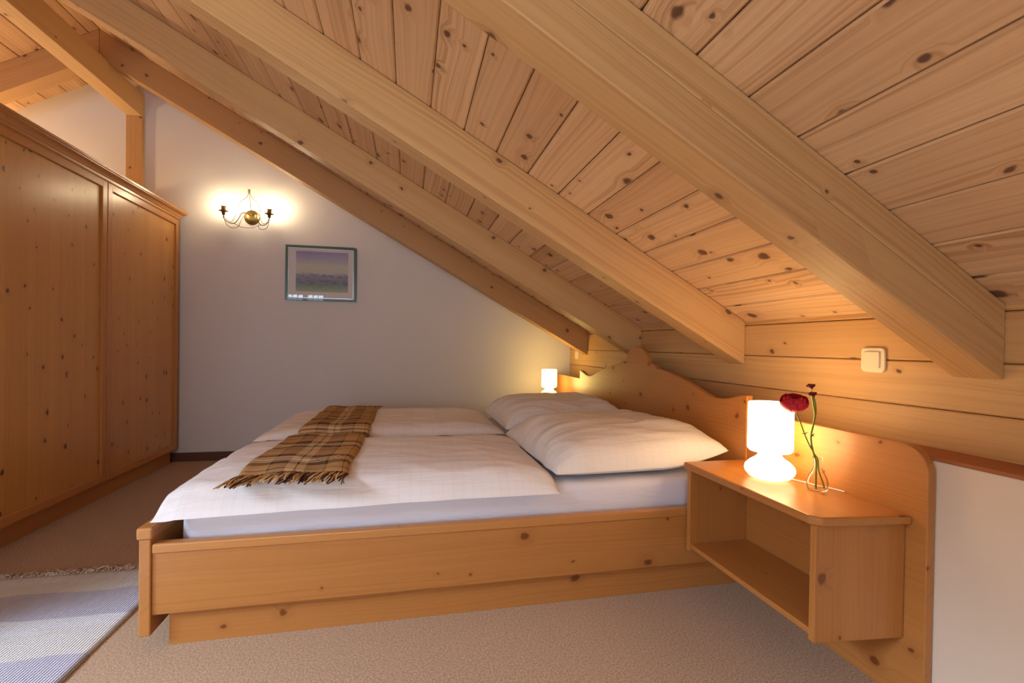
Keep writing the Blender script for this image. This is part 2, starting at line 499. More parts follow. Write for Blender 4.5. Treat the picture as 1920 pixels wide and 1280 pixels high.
# ------------------------------------------------------------------ room shell
XW, ZC0, SL, XR = 1.553, 1.131, 0.558, -2.172     # knee wall, ceiling height there, slope, ridge
XL = 2*XR - XW
def zc(x): return ZC0 + SL*(XW-x) if x >= XR else ZC0 + SL*(x-XL)
RT = 0.205                                        # vertical depth of the rafters

b = MB(); b.box(XL-0.2, XW+0.2, YF-0.25, YB+0.2, -0.1, 0, 'y'); struct(b.build('floor', M['carpet']), 'brown speckled fitted carpet')

# ceiling: tongue and groove boards running along the room, dark gaps between them
ang = math.atan(SL)
def slope_frame(right):
    if right:   # local x = up the slope, y = along the room, z = out of the roof
        ex = V(-math.cos(ang), 0, math.sin(ang)); o = V(XW, 0, ZC0)
    else:
        ex = V(math.cos(ang), 0, math.sin(ang)); o = V(XL, 0, ZC0)
    ey = V(0, 1, 0); ez = ex.cross(ey)
    if ez.z < 0: ez = -ez
    m = Matrix((ex, ey, ez)).transposed().to_4x4(); m.translation = o
    return m
Ls = (XW-XR)/math.cos(ang)
for right in (True, False):
    fm = slope_frame(right); b = MB(); pitch_b = 0.1561
    s = -0.0234
    while s < Ls:
        e = min(s+pitch_b, Ls); g = 0.0016; c = 0.0045
        s0 = max(s, -0.0234)
        pf = [(s0+g, c), (s0+g+c, 0), (e-g-c, 0), (e-g, c), (e-g, 0.02), (s0+g, 0.02)]
        tn = random.random()
        if not right and e > ADD_SKY[0] and s0 < ADD_SKY[1]:
            b.prism(pf, 'y', YF-0.02, ADD_SKY[2], 'y', tn, fm); b.prism(pf, 'y', ADD_SKY[3], YB+0.02, 'y', tn, fm)
        else:
            b.prism(pf, 'y', YF-0.02, YB+0.02, 'y', tn, fm)
        s += pitch_b
    if right:
        b.box(-0.15, Ls+0.06, YF-0.3, YB+0.3, 0.0205, 0.12, 'y', 1.0, fm)
    else:
        b.box(-0.15, ADD_SKY[0]-0.05, YF-0.3, YB+0.3, 0.0205, 0.12, 'y', 1.0, fm); b.box(ADD_SKY[1]+0.05, Ls+0.06, YF-0.3, YB+0.3, 0.0205, 0.12, 'y', 1.0, fm)
        b.box(ADD_SKY[0]-0.05, ADD_SKY[1]+0.05, YF-0.3, ADD_SKY[2], 0.0205, 0.12, 'y', 1.0, fm); b.box(ADD_SKY[0]-0.05, ADD_SKY[1]+0.05, ADD_SKY[3], YB+0.3, 0.0205, 0.12, 'y', 1.0, fm)
        w = MB(); a0, a1, y0_, y1_ = ADD_SKY
        a1 += 0.0; t = 0.05
        w.box(a0-0.02, a0+t, y0_, y1_, 0.03, 0.14, 'y', 0, fm); w.box(a1-t, a1+0.06, y0_, y1_, 0.03, 0.14, 'y', 0, fm)
        w.box(a0+t, a1-t, y0_, y0_+t, 0.03, 0.14, 'x', 0, fm); w.box(a0+t, a1-t, y1_-t, y1_, 0.03, 0.14, 'x', 0, fm)
        wo = struct(w.build('added_roof_window', M['cap']))  # unseen roof window, added to let in more light from the left
        p = MB(); p.box(a0+t, a1-t, y0_+t, y1_-t, 0.10, 0.104, 'y', 0, fm); p.build('pane', M['pane'], wo)
    struct(b.build('ceiling', M['ceil']), 'pale spruce boards of the %s roof slope' % ('right' if right else 'left'))

# walls
def gable_strip(b, x0, x1, y0, y1, zlo, zhi=None):
    if zhi is not None: poly = [(x0, zlo), (x1, zlo), (x1, zhi), (x0, zhi)]
    else:
        poly = [(x0, zlo), (x1, zlo), (x1, zc(x1)+0.01)]
        if x0 < XR < x1: poly.append((XR, zc(XR)+0.01))
        poly.append((x0, zc(x0)+0.01))
    b.prism(poly, 'y', y0, y1, 'x', 0.0)
b = MB(); gable_strip(b, XL-0.05, XW+0.05, YB, YB+0.2, 0)
struct(b.build('wall_back', M['plaster']), 'white plaster gable wall')
b = MB(); xs = XL-0.05
for x0, x1, z0, z1 in sorted(WIN):
    gable_strip(b, xs, x0, YF-0.2, YF, 0); gable_strip(b, x0, x1, YF-0.2, YF, z1)
    gable_strip(b, x0, x1, YF-0.2, YF, 0, z0); xs = x1
gable_strip(b, xs, XW+0.05, YF-0.2, YF, 0)
struct(b.build('wall_front', M['plaster']))
b = MB(); b.box(XL-0.2, XL, YF-0.2, YB+0.2, 0, ZC0+0.05, 'y'); struct(b.build('wall_left', M['plaster']))
# right knee wall: plaster below, board cladding above a narrow ledge
XP = 1.42
b = MB(); b.box(XP, XW+0.2, YF-0.2, YB, 0, 0.700, 'y'); struct(b.build('wall_right', M['plaster2'], bevel=0.004), 'white plaster lower knee wall with warm light in its colour')
b = MB(); zs = [0.700, 0.828, 0.971, 1.1115, 1.16]
for i in range(4):
    c = 0.004; g = 0.0012
    b.prism([(XW+c, zs[i]+g), (XW, zs[i]+g+c), (XW, zs[i+1]-g-c), (XW+c, zs[i+1]-g), (XW+0.03, zs[i+1]-g), (XW+0.03, zs[i]+g)], 'y', YF, YB, 'y')
b.box(XW+0.03, XW+0.2, YF-0.2, YB+0.1, 0.70, 1.25, 'y', 1.0)
struct(b.build('wall_right_cladding', M['wallwood']), 'horizontal spruce boards of the right knee wall')
b = MB(); b.box(XP-0.003, XW+0.01, YF, YB, 0.7005, 0.711, 'y', 0.3)
struct(b.build('trim_1', M['red'], bevel=0.002), 'reddish wooden ledge on the knee wall')
b = MB(); b.box(-2.45, 0.9, YB-0.014, YB, 0, 0.072, 'x', 0.5)
struct(b.build('baseboard_back', M['skirt'], bevel=0.003), 'dark brown skirting board')

for i, (x0, x1, z0, z1) in enumerate(WIN):
    b = MB(); t = 0.055; y0, y1 = YF-0.14, YF-0.07
    b.box(x0, x0+t, y0, y1, z0, z1, 'z'); b.box(x1-t, x1, y0, y1, z0, z1, 'z')
    b.box(x0+t, x1-t, y0, y1, z0, z0+t, 'x'); b.box(x0+t, x1-t, y0, y1, z1-t, z1, 'x')
    xm = (x0+x1)/2; b.box(xm-0.05, xm+0.05, y0, y1, z0+t, z1-t, 'z')
    for q in (x0+t+0.0, ): pass
    for k in range(1, 4):
        zz = z0+(z1-z0)*k/4; b.box(x0+t, x1-t, y0+0.02, y1-0.01, zz-0.011, zz+0.011, 'x')
    for xa, xb in ((x0+t, xm-0.05), (xm+0.05, x1-t)):
        for k in (1, 2):
            xx = xa+(xb-xa)*k/3; b.box(xx-0.009, xx+0.009, y0+0.02, y1-0.01, z0+t, z1-t, 'z')
    nm = 'added_window' if i == 1 else 'window_1'  # the right-hand window is added as an extra light opening
    w = struct(b.build(nm, M['cap']))
    p = MB(); p.box(x0+t, x1-t, y0+0.03, y0+0.034, z0+t, z1-t, 'x'); p.build('pane', M['pane'], w)

# ------------------------------------------------------------------ roof timbers
gslope = V(-math.cos(ang), 0, math.sin(ang))
RY = [0.9334, 1.9202, 2.9237, 3.9079]
RL = ['heavy spruce rafter nearest the camera, ending in front of the light switch wall',
      'spruce rafter lit orange at its foot, second from the camera',
      'spruce rafter whose foot is behind the crest of the bed headboard',
      'darker spruce rafter closest to the white gable wall, above the small lit lamp']
for i, y in enumerate(RY):
    b = MB()
    poly = [(XW-0.001, zc(XW)-RT), (XW-0.001, zc(XW)-0.001), (XR, zc(XR)-0.001), (XR, zc(XR)-RT)]
    if i:
        b.prism(poly, 'y', y, y+0.12, gslope, (0, 0.2, 0.9, 2.2)[i])
    else:      # glued beam: an upper lamination and a lower one jointed lengthwise
        b.prism([(XW-0.001, zc(XW)-0.0945), (XW-0.001, zc(XW)-0.001), (XR, zc(XR)-0.001), (XR, zc(XR)-0.0945)], 'y', y, y+0.12, gslope, 0.35)
        cuts = [(XW-0.001, XW-0.001), (1.120, 1.070), (0.960, 0.893), (XR, XR)]
        for k in range(3):
            (xb, xt), (xb2, xt2) = cuts[k], cuts[k+1]
            b.prism([(xb, zc(xb)-RT), (xt, zc(xt)-0.0948), (xt2, zc(xt2)-0.0948), (xb2, zc(xb2)-RT)], 'y', y, y+0.12, gslope, (0.5, 0.9, 0.6)[k])
    o = b.build('rafter', M['beam'], bevel=0.004, origin=(XW, y+0.06, zc(XW)-RT))
    tag(o, RL[i], 'beam', 'rafters of the right roof slope')
    if i == 0:   # glued seam along the side of the near rafter
        pass
LLab = {2: 'left slope rafter beyond the ridge beam, second from the gable wall', 3: 'left slope rafter beyond the ridge beam, closest to the gable wall over the wardrobe'}
for i in (2, 3):
    y = RY[i]; b = MB()
    poly = [(XL+0.001, zc(XL)-RT), (XR-0.002, zc(XR)-RT), (XR-0.002, zc(XR)-0.001), (XL+0.001, zc(XL)-0.001)]
    b.prism(poly, 'y', y, y+0.12, V(math.cos(ang), 0, math.sin(ang)), 1.6)
    tag(b.build('rafter', M['beam'], bevel=0.004, origin=(XL, y+0.06, zc(XL)-RT)), LLab[i], 'beam', 'rafters of the left roof slope')
b = MB(); b.box(-2.229, -2.115, YF, YB, 2.80, 2.985, 'y', 0.2)
tag(b.build('ridge_beam', M['beam'], bevel=0.004, origin=(-2.172, YB, 2.80)), 'warm lit ridge beam running to the gable wall at upper left', 'beam')
b = MB(); b.box(-2.229, -2.115, YB-0.035, YB, 0.0, 2.80, 'z', 1.6)
tag(b.build('post', M['beam'], bevel=0.003, origin=(-2.172, YB-0.02, 0)), 'vertical wooden post on the gable wall under the ridge beam', 'post')

# ------------------------------------------------------------------ wardrobe
WX, WY0, WY1 = -1.845, 1.55, 4.332
W = thing('wardrobe', 'tall knotty pine wardrobe with moulded cornice along the left side', 'wardrobe', (-2.14, (WY0+WY1)/2, 0))
b = MB()
b.box(-2.44, WX-0.022, WY0, WY0+0.02, 0.113, 1.998, 'z'); b.box(-2.44, WX-0.022, WY1-0.02, WY1, 0.113, 1.998, 'z')
b.box(-2.44, -2.43, WY0+0.02, WY1-0.02, 0.113, 1.998, 'z'); b.box(-2.43, WX-0.022, WY0+0.02, WY1-0.02, 0.113, 0.133, 'y')
b.box(-2.44, WX, WY0, WY1, 1.985, 1.998, 'y')
b.build('carcass', M['wardframe'], W, bevel=0.0015)
b = MB(); b.box(-2.42, -1.889, WY0+0.01, WY1-0.012, 0, 0.113, 'y', 0.9); b.build('plinth', M['wardframe'], W)
def wardoor(y0, y1, z0=0.113, z1=1.985, st=0.045):
    x1 = WX; x0 = WX-0.022; b = MB()
    b.box(x0, x1, y0, y0+st, z0, z1, 'z', 0.3); b.box(x0, x1, y1-st, y1, z0, z1, 'z', 0.3)
    b.box(x0, x1, y0+st, y1-st, z0, z0+st, 'y', 0.3); b.box(x0, x1, y0+st, y1-st, z1-st, z1, 'y', 0.3)
    d = b.build('door', M['wardframe'], W, bevel=0.003)
    p = MB(); nb = 6
    for k in range(nb):
        a = y0+st+(y1-y0-2*st)*k/nb; c = y0+st+(y1-y0-2*st)*(k+1)/nb
        p.box(x1-0.019, x1-0.013, a, c, z0+st, z1-st, 'z')
    p.build('door_panel', M['ward'], d)
wardoor(1.55, 2.475); wardoor(2.48, 3.408); wardoor(3.413, 4.332)
prof = [(0.0, 1.99), (0.006, 1.99), (0.007, 2.004), (0.012, 2.007), (0.015, 2.014), (0.022, 2.024), (0.034, 2.031), (0.040, 2.033), (0.041, 2.038), (0.048, 2.040), (0.050, 2.052), (0.0, 2.054)]
b = MB()
for k in range(len(prof)-1):
    (d0, z0), (d1, z1) = prof[k], prof[k+1]
    e0, e1 = min(d0, 0.040), min(d1, 0.040)
    b.face([(WX+d0, WY0-0.0, z0), (WX+d0, WY1+e0, z0), (WX+d1, WY1+e1, z1), (WX+d1, WY0, z1)], AX['y'], (3.3, 1.2+z0), 0.5)
    b.face([(WX+d0, WY1+e0, z0), (-2.105, WY1+e0, z0), (-2.105, WY1+e1, z1), (WX+d1, WY1+e1, z1)], AX['x'], (8.3, 1.2+z0), 0.5)
b.face([(WX, WY0, 2.054), (WX, WY1, 2.054), (-2.44, WY1, 2.054), (-2.44, WY0, 2.054)], AX['y'], (1, 1), 0.5)
b.face([(WX, WY1, 2.0539), (WX, WY1+0.04, 2.052), (-2.105, WY1+0.04, 2.052), (-2.105, WY1, 2.0539)], AX['x'], (1, 1), 0.5)
b.face([(-2.105, WY1+min(p_[0], 0.04), p_[1]) for p_ in prof], AX['z'], (1, 1), 0.5)
b.face([(WX+p_[0], WY0, p_[1]) for p_ in prof], AX['z'], (1, 1), 0.5)
b.build('cornice', M['wardframe'], W)

# ------------------------------------------------------------------ bed
YM = 2.674           # the bed is symmetric about this line
FY0 = 1.704; FY1 = 2*YM-FY0
B = thing('double_bed', 'honey pine double bed with carved curved headboard and solid rails', 'bed', (0.28, YM, 0))
b = MB(); b.box(-0.831, -0.797, FY0-0.004, FY1+0.004, 0.052, 0.364, 'y', 0.3)
b.build('footboard', M['furn'], B, bevel=0.004)
b = MB(); b.box(-0.837, -0.791, FY0-0.009, FY1+0.009, 0.364, 0.403, 'y', 0.5)
b.build('footboard_cap', M['wardframe'], B, bevel=0.007, seg=3)
for s in (0, 1):
    f = (lambda y: y) if s == 0 else (lambda y: 2*YM-y)
    ya, yb = sorted((f(FY0+0.004), f(FY0+0.030)))
    b = MB(); b.box(-0.797, 1.386, ya, yb, 0.1156, 0.314, 'x', 0.1); b.build('side_rail', M['furn'], B, bevel=0.002)
    ya, yb = sorted((f(FY0-0.001), f(FY0+0.036)))
    b = MB(); b.box(-0.797, 1.386, ya, yb, 0.314, 0.347, 'x', 0.3); b.build('rail_cap', M['wardframe'], B, bevel=0.006, seg=3)
    ya, yb = sorted((f(1.734), f(1.754)))
    b = MB(); b.box(-0.758, 1.386, ya, yb, 0, 0.118, 'x', 0.7); b.build('kick_board', M['furn'], B, bevel=0.001)
b = MB(); b.box(-0.758, -0.738, 1.754, 2*YM-1.754, 0, 0.118, 'y', 0.7); b.build('kick_board', M['furn'], B, bevel=0.001)
b = MB(); b.box(-0.797, 1.386, FY0+0.03, FY1-0.03, 0.16, 0.18, 'x', 0.7); b.build('slat_base', M['furn'], B)
# carved headboard: half profile (distance from the middle, height)
half = [(0.0, 1.005), (0.03, 1.003), (0.06, 0.997), (0.09, 0.985), (0.115, 0.966), (0.132, 0.944), (0.138, 0.925), (0.136, 0.912), (0.138, 0.902), (0.148, 0.895),
        (0.160, 0.895), (0.170, 0.902), (0.182, 0.908), (0.200, 0.908), (0.222, 0.900), (0.236, 0.890), (0.243, 0.882), (0.30, 0.880), (0.371, 0.868), (0.474, 0.850), (0.53, 0.836), (0.592, 0.818),
        (0.65, 0.799), (0.70, 0.784), (0.74, 0.776), (0.78, 0.773), (0.83, 0.776), (0.87, 0.784), (0.92, 0.797), (0.945, 0.804), (0.979, 0.806), (0.979, 0.05)]
poly = [(YM-d, z) for d, z in half] + [(YM+d, z) for d, z in reversed(half)][:-1]
b = MB(); b.prism(poly, 'x', 1.384, 1.414, 'y', 0.1); b.build('headboard', M['furn'], B, bevel=0.004)
def wing(sgn):
    y0, y1 = 0.979, YM-0.996   # distance from the middle
    r = 0.075; ps = [(y0, 0.0), (y0, 0.738)]
    for k in range(9):
        a = R(90-90*k/8); ps.append((y1-r+r*math.cos(a), 0.738-r+r*math.sin(a)))
    ps.append((y1, 0.0))
    b = MB(); b.prism([(YM+sgn*d, z) for d, z in ps], 'x', 1.390, 1.4165, 'y', 0.2)
    b.build('headboard_wing', M['furn'], B, bevel=0.003)
wing(-1); wing(1)

# mattresses
def mattress(y0, y1, label):
    x0, x1, z0, z1 = -0.745, 1.372, 0.181, 0.452
    b = MB(); nx, ny = 60, 26; rr = 0.035
    def P(x, y, z):
        n = noise.fractal(V(x*1.5, y*2, z*9), 0.9, 2.0, 3)*0.006
        return (x, y+n*(1 if y < (y0+y1)/2 else -1)*0.6, z+n*0.5)
    ring = []
    # rounded rectangle section in y-z lofted along x
    sec = []
    for (cy_, cz_, a0) in ((y0+rr, z0+rr, 180), (y1-rr, z0+rr, 270), (y1-rr, z1-rr, 0), (y0+rr, z1-rr, 90)):
        for k in range(7):
            a = R(a0+90*k/6); sec.append((cy_+rr*math.cos(a), cz_+rr*math.sin(a)))
    # add extra points on long edges
    dense = []
    for i in range(len(sec)):
        a, c = Vector(sec[i]), Vector(sec[(i+1) % len(sec)]); L = (c-a).length; n = max(1, int(L/0.05))
        for k in range(n): dense.append(a.lerp(c, k/n))
    rings = []
    for i in range(nx+1):
        t = i/nx; x = x0+(x1-x0)*t
        e = min(x-x0, x1-x); ins = rr-math.sqrt(max(0, rr*rr-(rr-e)**2)) if e < rr else 0
        cyy, czz = (y0+y1)/2, (z0+z1)/2
        rings.append([V(*P(x, cyy+(p.x-cyy)*(1-ins/((y1-y0)/2)), czz+(p.y-czz)*(1-ins/((z1-z0)/2)))) for p in dense])
    i0 = 0; b.loft(rings)
    # metric uv
    me = b.build('mattress', M['sheet'], origin=((x0+x1)/2, (y0+y1)/2, z0))
    uvl = me.data.uv_layers[0]
    for li, lp in enumerate(me.data.loops):
        c = me.data.vertices[lp.vertex_index].co; uvl.data[li].uv = (c.x, c.y+c.z)
    tag(me, label, 'mattress')
mattress(1.762, 2.662, 'near mattress under a fitted white sheet, beside the bed side rail')
mattress(2.686, 3.590, 'far mattress under a fitted white sheet, beside the gable wall')

# soft goods -------------------------------------------------------
def sn(t, n, p): return max(0.0, 1-abs(t)**n)**p
def fold(x, y, k=0.0):
    a = noise.fractal(V(x*2.0+k, y*6.5, k), 1.0, 2.0, 3)*0.009
    a += (1-abs(noise.noise(V(x*3.0-k, y*8+x*2, k*2))))**7*0.006
    return a
def soft(name, mat, cx, cy, hx, hy, zseam, thick_t, thick_b, n=5, pw=0.5, nx=70, ny=70, pin=0.02, k=0.0, tilt=None, uvscale=1.0, wr=1.0, tvar=None):
    """two puffed skins joined at a seam; zseam(x,y) gives the seam height"""
    b = MB(); grids = []
    for side in (1, -1):
        g = []
        for i in range(nx+1):
            row = []
            s = math.sin((i/nx-0.5)*math.pi*0.999)*0.5+(i/nx*2-1)*0.5
            for j in range(ny+1):
                t = math.sin((j/ny-0.5)*math.pi*0.999)*0.5+(j/ny*2-1)*0.5
                x = cx+hx*s*(1-pin*(1-t*t)*abs(s)**3) + 0.006*noise.noise(V(k, t*4, s))*abs(s)**4
                y = cy+hy*t*(1-pin*(1-s*s)*abs(t)**3) + 0.006*noise.noise(V(s*4, k, t))*abs(t)**4
                e = sn(s, n, pw)*sn(t, n, pw)
                z = zseam(x, y)
                if side > 0: z += thick_t*(tvar(x, y) if tvar else 1)*e + fold(x, y, k)*wr*min(1, e*1.6)
                else: z -= thick_b*e
                p = V(x, y, z)
                row.append(p)
            g.append(row)
        grids.append(g)
    if tilt:
        grids = [[[tilt @ p for p in row] for row in g] for g in grids]
    for side, g in zip((1, -1), grids):
        i0 = len(b.v)
        for row in g: b.v += [tuple(p) for p in row]
        for i in range(nx):
            for j in range(ny):
                q = [i0+i*(ny+1)+j, i0+(i+1)*(ny+1)+j, i0+(i+1)*(ny+1)+j+1, i0+i*(ny+1)+j+1]
                uv = [(cx+hx*2*(i+di)/nx, cy+hy*2*(j+dj)/ny) for di, dj in ((0, 0), (1, 0), (1, 1), (0, 1))]
                if side < 0: q.reverse(); uv.reverse()
                b.f.append(tuple(q)); b.uv += uv; b.t.append(0.0); b.sm.append(True)
    o = b.build(name, mat, origin=(cx, cy, 0.46), weld=True)
    return o, grids[0]

def duv_seam(x, y):
    z = 0.464 + (0.014*max(0, min(1, (2.95-y)/0.2)) if y > 2.69 else 0)
    if x < -0.735: z -= min(0.004, (-0.735-x)*0.2)
    if y < 1.80:
        f = min(1, (1.80-y)/0.09); z -= (0.030+0.014*min(1, max(0, (0.2-x)/0.9)))*f*f*(3-2*f)
    return z
def near_taper(x, y):
    f = min(1, max(0, (y-2.38)/0.28)); return 1-0.68*f*f*(3-2*f)
o, G1 = soft('duvet', M['duvet'], -0.113, 2.193, 0.692, 0.487, duv_seam, 0.070, 0.008, n=7, pw=0.55, pin=0.012, k=1.0, tvar=near_taper)
tag(o, 'white checked duvet on the near half of the bed', 'duvet', 'duvets on the double bed')
o, G2 = soft('duvet', M['duvet'], -0.118, 3.166, 0.682, 0.462, duv_seam, 0.068, 0.008, n=7, pw=0.55, pin=0.012, k=5.0)
tag(o, 'white checked duvet on the far half of the bed next to the gable wall', 'duvet', 'duvets on the double bed')

def pillow(cx, cy, hx, hy, z0, top, lift, rz, label, k):
    T = Matrix.Translation((cx, cy, 0)) @ Matrix.Rotation(R(rz), 4, 'Z') @ Matrix.Translation((-cx, -cy, 0))
    def seam(x, y):
        return z0 + lift*(max(0, (x-(cx+0.08))/(hx-0.08)))**1.7 + 0.012*abs((y-cy)/hy)**3
    o, _ = soft('pillow', M['pillow'], cx, cy, hx, hy, seam, top, 0.028, n=4.0, pw=0.50, pin=0.035, k=k, tilt=T, wr=1.5)
    tag(o, label, 'pillow', 'pillows against the headboard')
pillow(0.955, 2.190, 0.395, 0.430, 0.484, 0.160, 0.062, 2, 'plump white pillow on the near half of the bed by the lit bedside lamp', 3.0)
pillow(0.965, 3.160, 0.385, 0.410, 0.484, 0.162, 0.070, 0, 'plump white pillow on the far half of the bed', 8.0)

# throw blanket over both duvets
def top_at(x, y):
    z = 0.44
    for (cx, cy, hx, hy, k) in ((-0.113, 2.193, 0.692, 0.487, 1.0), (-0.118, 3.166, 0.682, 0.462, 5.0)):
        s, t = (x-cx)/hx, (y-cy)/hy
        if abs(s) < 1 and abs(t) < 1:
            th = 0.070*near_taper(x, y) if k == 1.0 else 0.068
            e = sn(s, 7, 0.55)*sn(t, 7, 0.55)
            z = max(z, duv_seam(x, y)+th*e+fold(x, y, k)*min(1, e*1.6))
    return z
TH = thing('throw_blanket', 'folded brown and cream tartan wool throw with fringed ends across the duvets', 'blanket', (-0.4, 2.6, 0.53))
b = MB(); nx, ny = 40, 150; y0, y1 = 1.775, 3.60
def throw_pt(a, c, lift=0.0):
    y = y0+(y1-y0)*c
    xl = -0.578 + 0.02*c + 0.006*noise.noise(V(y*5, 0, 1)); xr = -0.205+0.0*c + 0.006*noise.noise(V(y*5, 3, 1))
    x = xl+(xr-xl)*a
    zz = max(top_at(x+dx, y+dy) for dx in (-0.02, 0, 0.02) for dy in (-0.035, -0.015, 0, 0.015, 0.035))
    rip = 0.004*math.sin(a*11+y*2.0)*sn(2*a-1, 4, 1) + 0.004*noise.noise(V(x*9, y*7, 2))
    edge = min(a, 1-a); th = 0.012*min(1, (edge/0.05))**0.5
    return V(x+0.004*math.sin(y*9), y + 0.012*math.sin(a*5.2+0.6) + 0.006*noise.noise(V(x*14, y*4, 7)), zz+0.004+th+rip+lift)
for i in range(nx):
    for j in range(ny):
        a0, a1, c0, c1 = i/nx, (i+1)/nx, j/ny, (j+1)/ny
        b.face([throw_pt(a0, c0), throw_pt(a1, c0), throw_pt(a1, c1), throw_pt(a0, c1)], AX['x'], smooth=True,
               uvs=[(a0, c0*(y1-y0)), (a1, c0*(y1-y0)), (a1, c1*(y1-y0)), (a0, c1*(y1-y0))])
cl = b.build('cloth', M['plaid'], TH, weld=True)
so = cl.modifiers.new('thick', 'SOLIDIFY'); so.thickness = 0.009; so.offset = -1
def fringe(name, mat, parent, root, dirn, n, length, r, spread, zfloor):
    b = MB()
    for i in range(n):
        a = (i+random.uniform(-.4, .4)+0.5)/n; a = min(max(a, 0.004), 0.996)
        p = root(a); L = length*random.uniform(0.65, 1.25); dx = random.gauss(0, spread)
        q = []
        for k in range(6):
            t = k/5
            x = p.x+dirn[0]*L*t+dx*L*t*t; y = p.y+dirn[1]*L*t; z = p.z+(0.004*math.sin(t*3))-t*0.004+random.uniform(0, .002)
            z = max(zfloor(x, y), z - 0.0*t) if zfloor else z
            q.append(V(x, y, z+0.001))
        b.tube(q, r, 5, tone=random.random(), radii=[r, r*1.1, r, r, r*0.9, r*0.7])
    o = b.build(name, mat, parent); o['kind'] = 'stuff'; return o
fringe('fringe', M['fringe'], TH, lambda a: throw_pt(a, 0.0)+V(0, 0.004, -0.004), (-0.22, -1.0), 130, 0.105, 0.0030, 0.14, lambda x, y: top_at(x, y)+0.004+random.uniform(0, .012))
fringe('fringe', M['fringe'], TH, lambda a: throw_pt(a, 1.0)+V(0, -0.004, -0.004), (0.1, 1.0), 120, 0.05, 0.0023, 0.35, lambda x, y: top_at(x, y)+0.004+random.uniform(0, .01))

# ------------------------------------------------------------------ nightstands hung on the headboard wings
def nightstand(mir, label):
    f = (lambda y: 2*YM-y) if mir else (lambda y: y)
    N_ = thing('nightstand', label, 'nightstand', (1.25, f(1.38), 0.183), 'wall hung nightstands beside the bed')
    def pr(b, pts, z0, z1, grain, tone=0.2):
        b.prism([(x, f(y)) for x, y in pts], 'z', z0, z1, grain, tone)
    b = MB(); pr(b, [(1.097, 1.700), (1.097, 1.092), (1.118, 1.064), (1.389, 1.034), (1.389, 1.700)], 0.512, 0.5386, 'y'); b.build('tabletop', M['furn'], N_, bevel=0.006, seg=3)
    b = MB(); pr(b, [(1.112, 1.080), (1.388, 1.052), (1.388, 1.072), (1.112, 1.100)], 0.183, 0.5118, 'z', 0.4); b.build('side_panel', M['furn'], N_, bevel=0.002)
    b = MB(); pr(b, [(1.112, 1.672), (1.384, 1.672), (1.384, 1.694), (1.112, 1.694)], 0.183, 0.5118, 'z', 0.2); b.build('side_panel', M['furn'], N_, bevel=0.002)
    b = MB(); pr(b, [(1.116, 1.100), (1.374, 1.074), (1.374, 1.672), (1.116, 1.672)], 0.196, 0.214, 'y', 0.6); b.build('bottom_shelf', M['furn'], N_, bevel=0.002)
    b = MB(); pr(b, [(1.376, 1.074), (1.389, 1.074), (1.389, 1.672), (1.376, 1.672)], 0.196, 0.5118, 'y', 0.5); b.build('back_panel', M['furn'], N_)
nightstand(False, 'open pine nightstand in the foreground carrying the lamp and flower vase')
nightstand(True, 'open pine nightstand in the far corner by the gable wall, mostly behind the pillow')

# ------------------------------------------------------------------ lamps
def lamp(cx, cy, label, ms, mb, k=1.0):
    L = thing('table_lamp', label, 'lamp', (cx, cy, 0.539), 'opal glass bedside lamps')
    b = MB(); b.lathe([(0.028, 0.0), (0.048, 0.002), (0.067, 0.010), (0.079, 0.024), (0.082, 0.036), (0.079, 0.048), (0.066, 0.062), (0.050, 0.073), (0.040, 0.082), (0.037, 0.092)], (cx, cy, 0.539), 40)
    b.build('lamp_base', mb, L)
    b = MB(); b.lathe([(0.038, 0.0925), (0.045, 0.095), (0.067, 0.101), (0.072, 0.107), (0.073, 0.116), (0.0725, 0.268), (0.071, 0.2715), (0.068, 0.270), (0.068, 0.240)], (cx, cy, 0.539), 40, caps=False)
    b.build('lamp_shade', ms, L)
    if k != 1.0:
        L.scale = (k, k, k)
    return L
lamp(1.262, 1.425, 'white glowing opal glass lamp on the foreground nightstand, behind the red flower', M['shade'], M['opalbase'])
lamp(1.235, 4.02, 'small white glowing opal glass lamp in the far corner beyond the pillows', M['shade_far'], M['opalbase_far'], 0.93)
b = MB(); b.tube(spline([(1.330, 1.395, 0.5425), (1.345, 1.350, 0.5425), (1.352, 1.315, 0.5425), (1.368, 1.290, 0.5425), (1.378, 1.268, 0.5425), (1.384, 1.24, 0.5425)]), 0.0024, 8)
tag(b.build('lamp_cord', M['cord'], origin=(1.33, 1.395, 0.539)), 'thin white lamp cord lying on the nightstand behind the vase', 'cord')

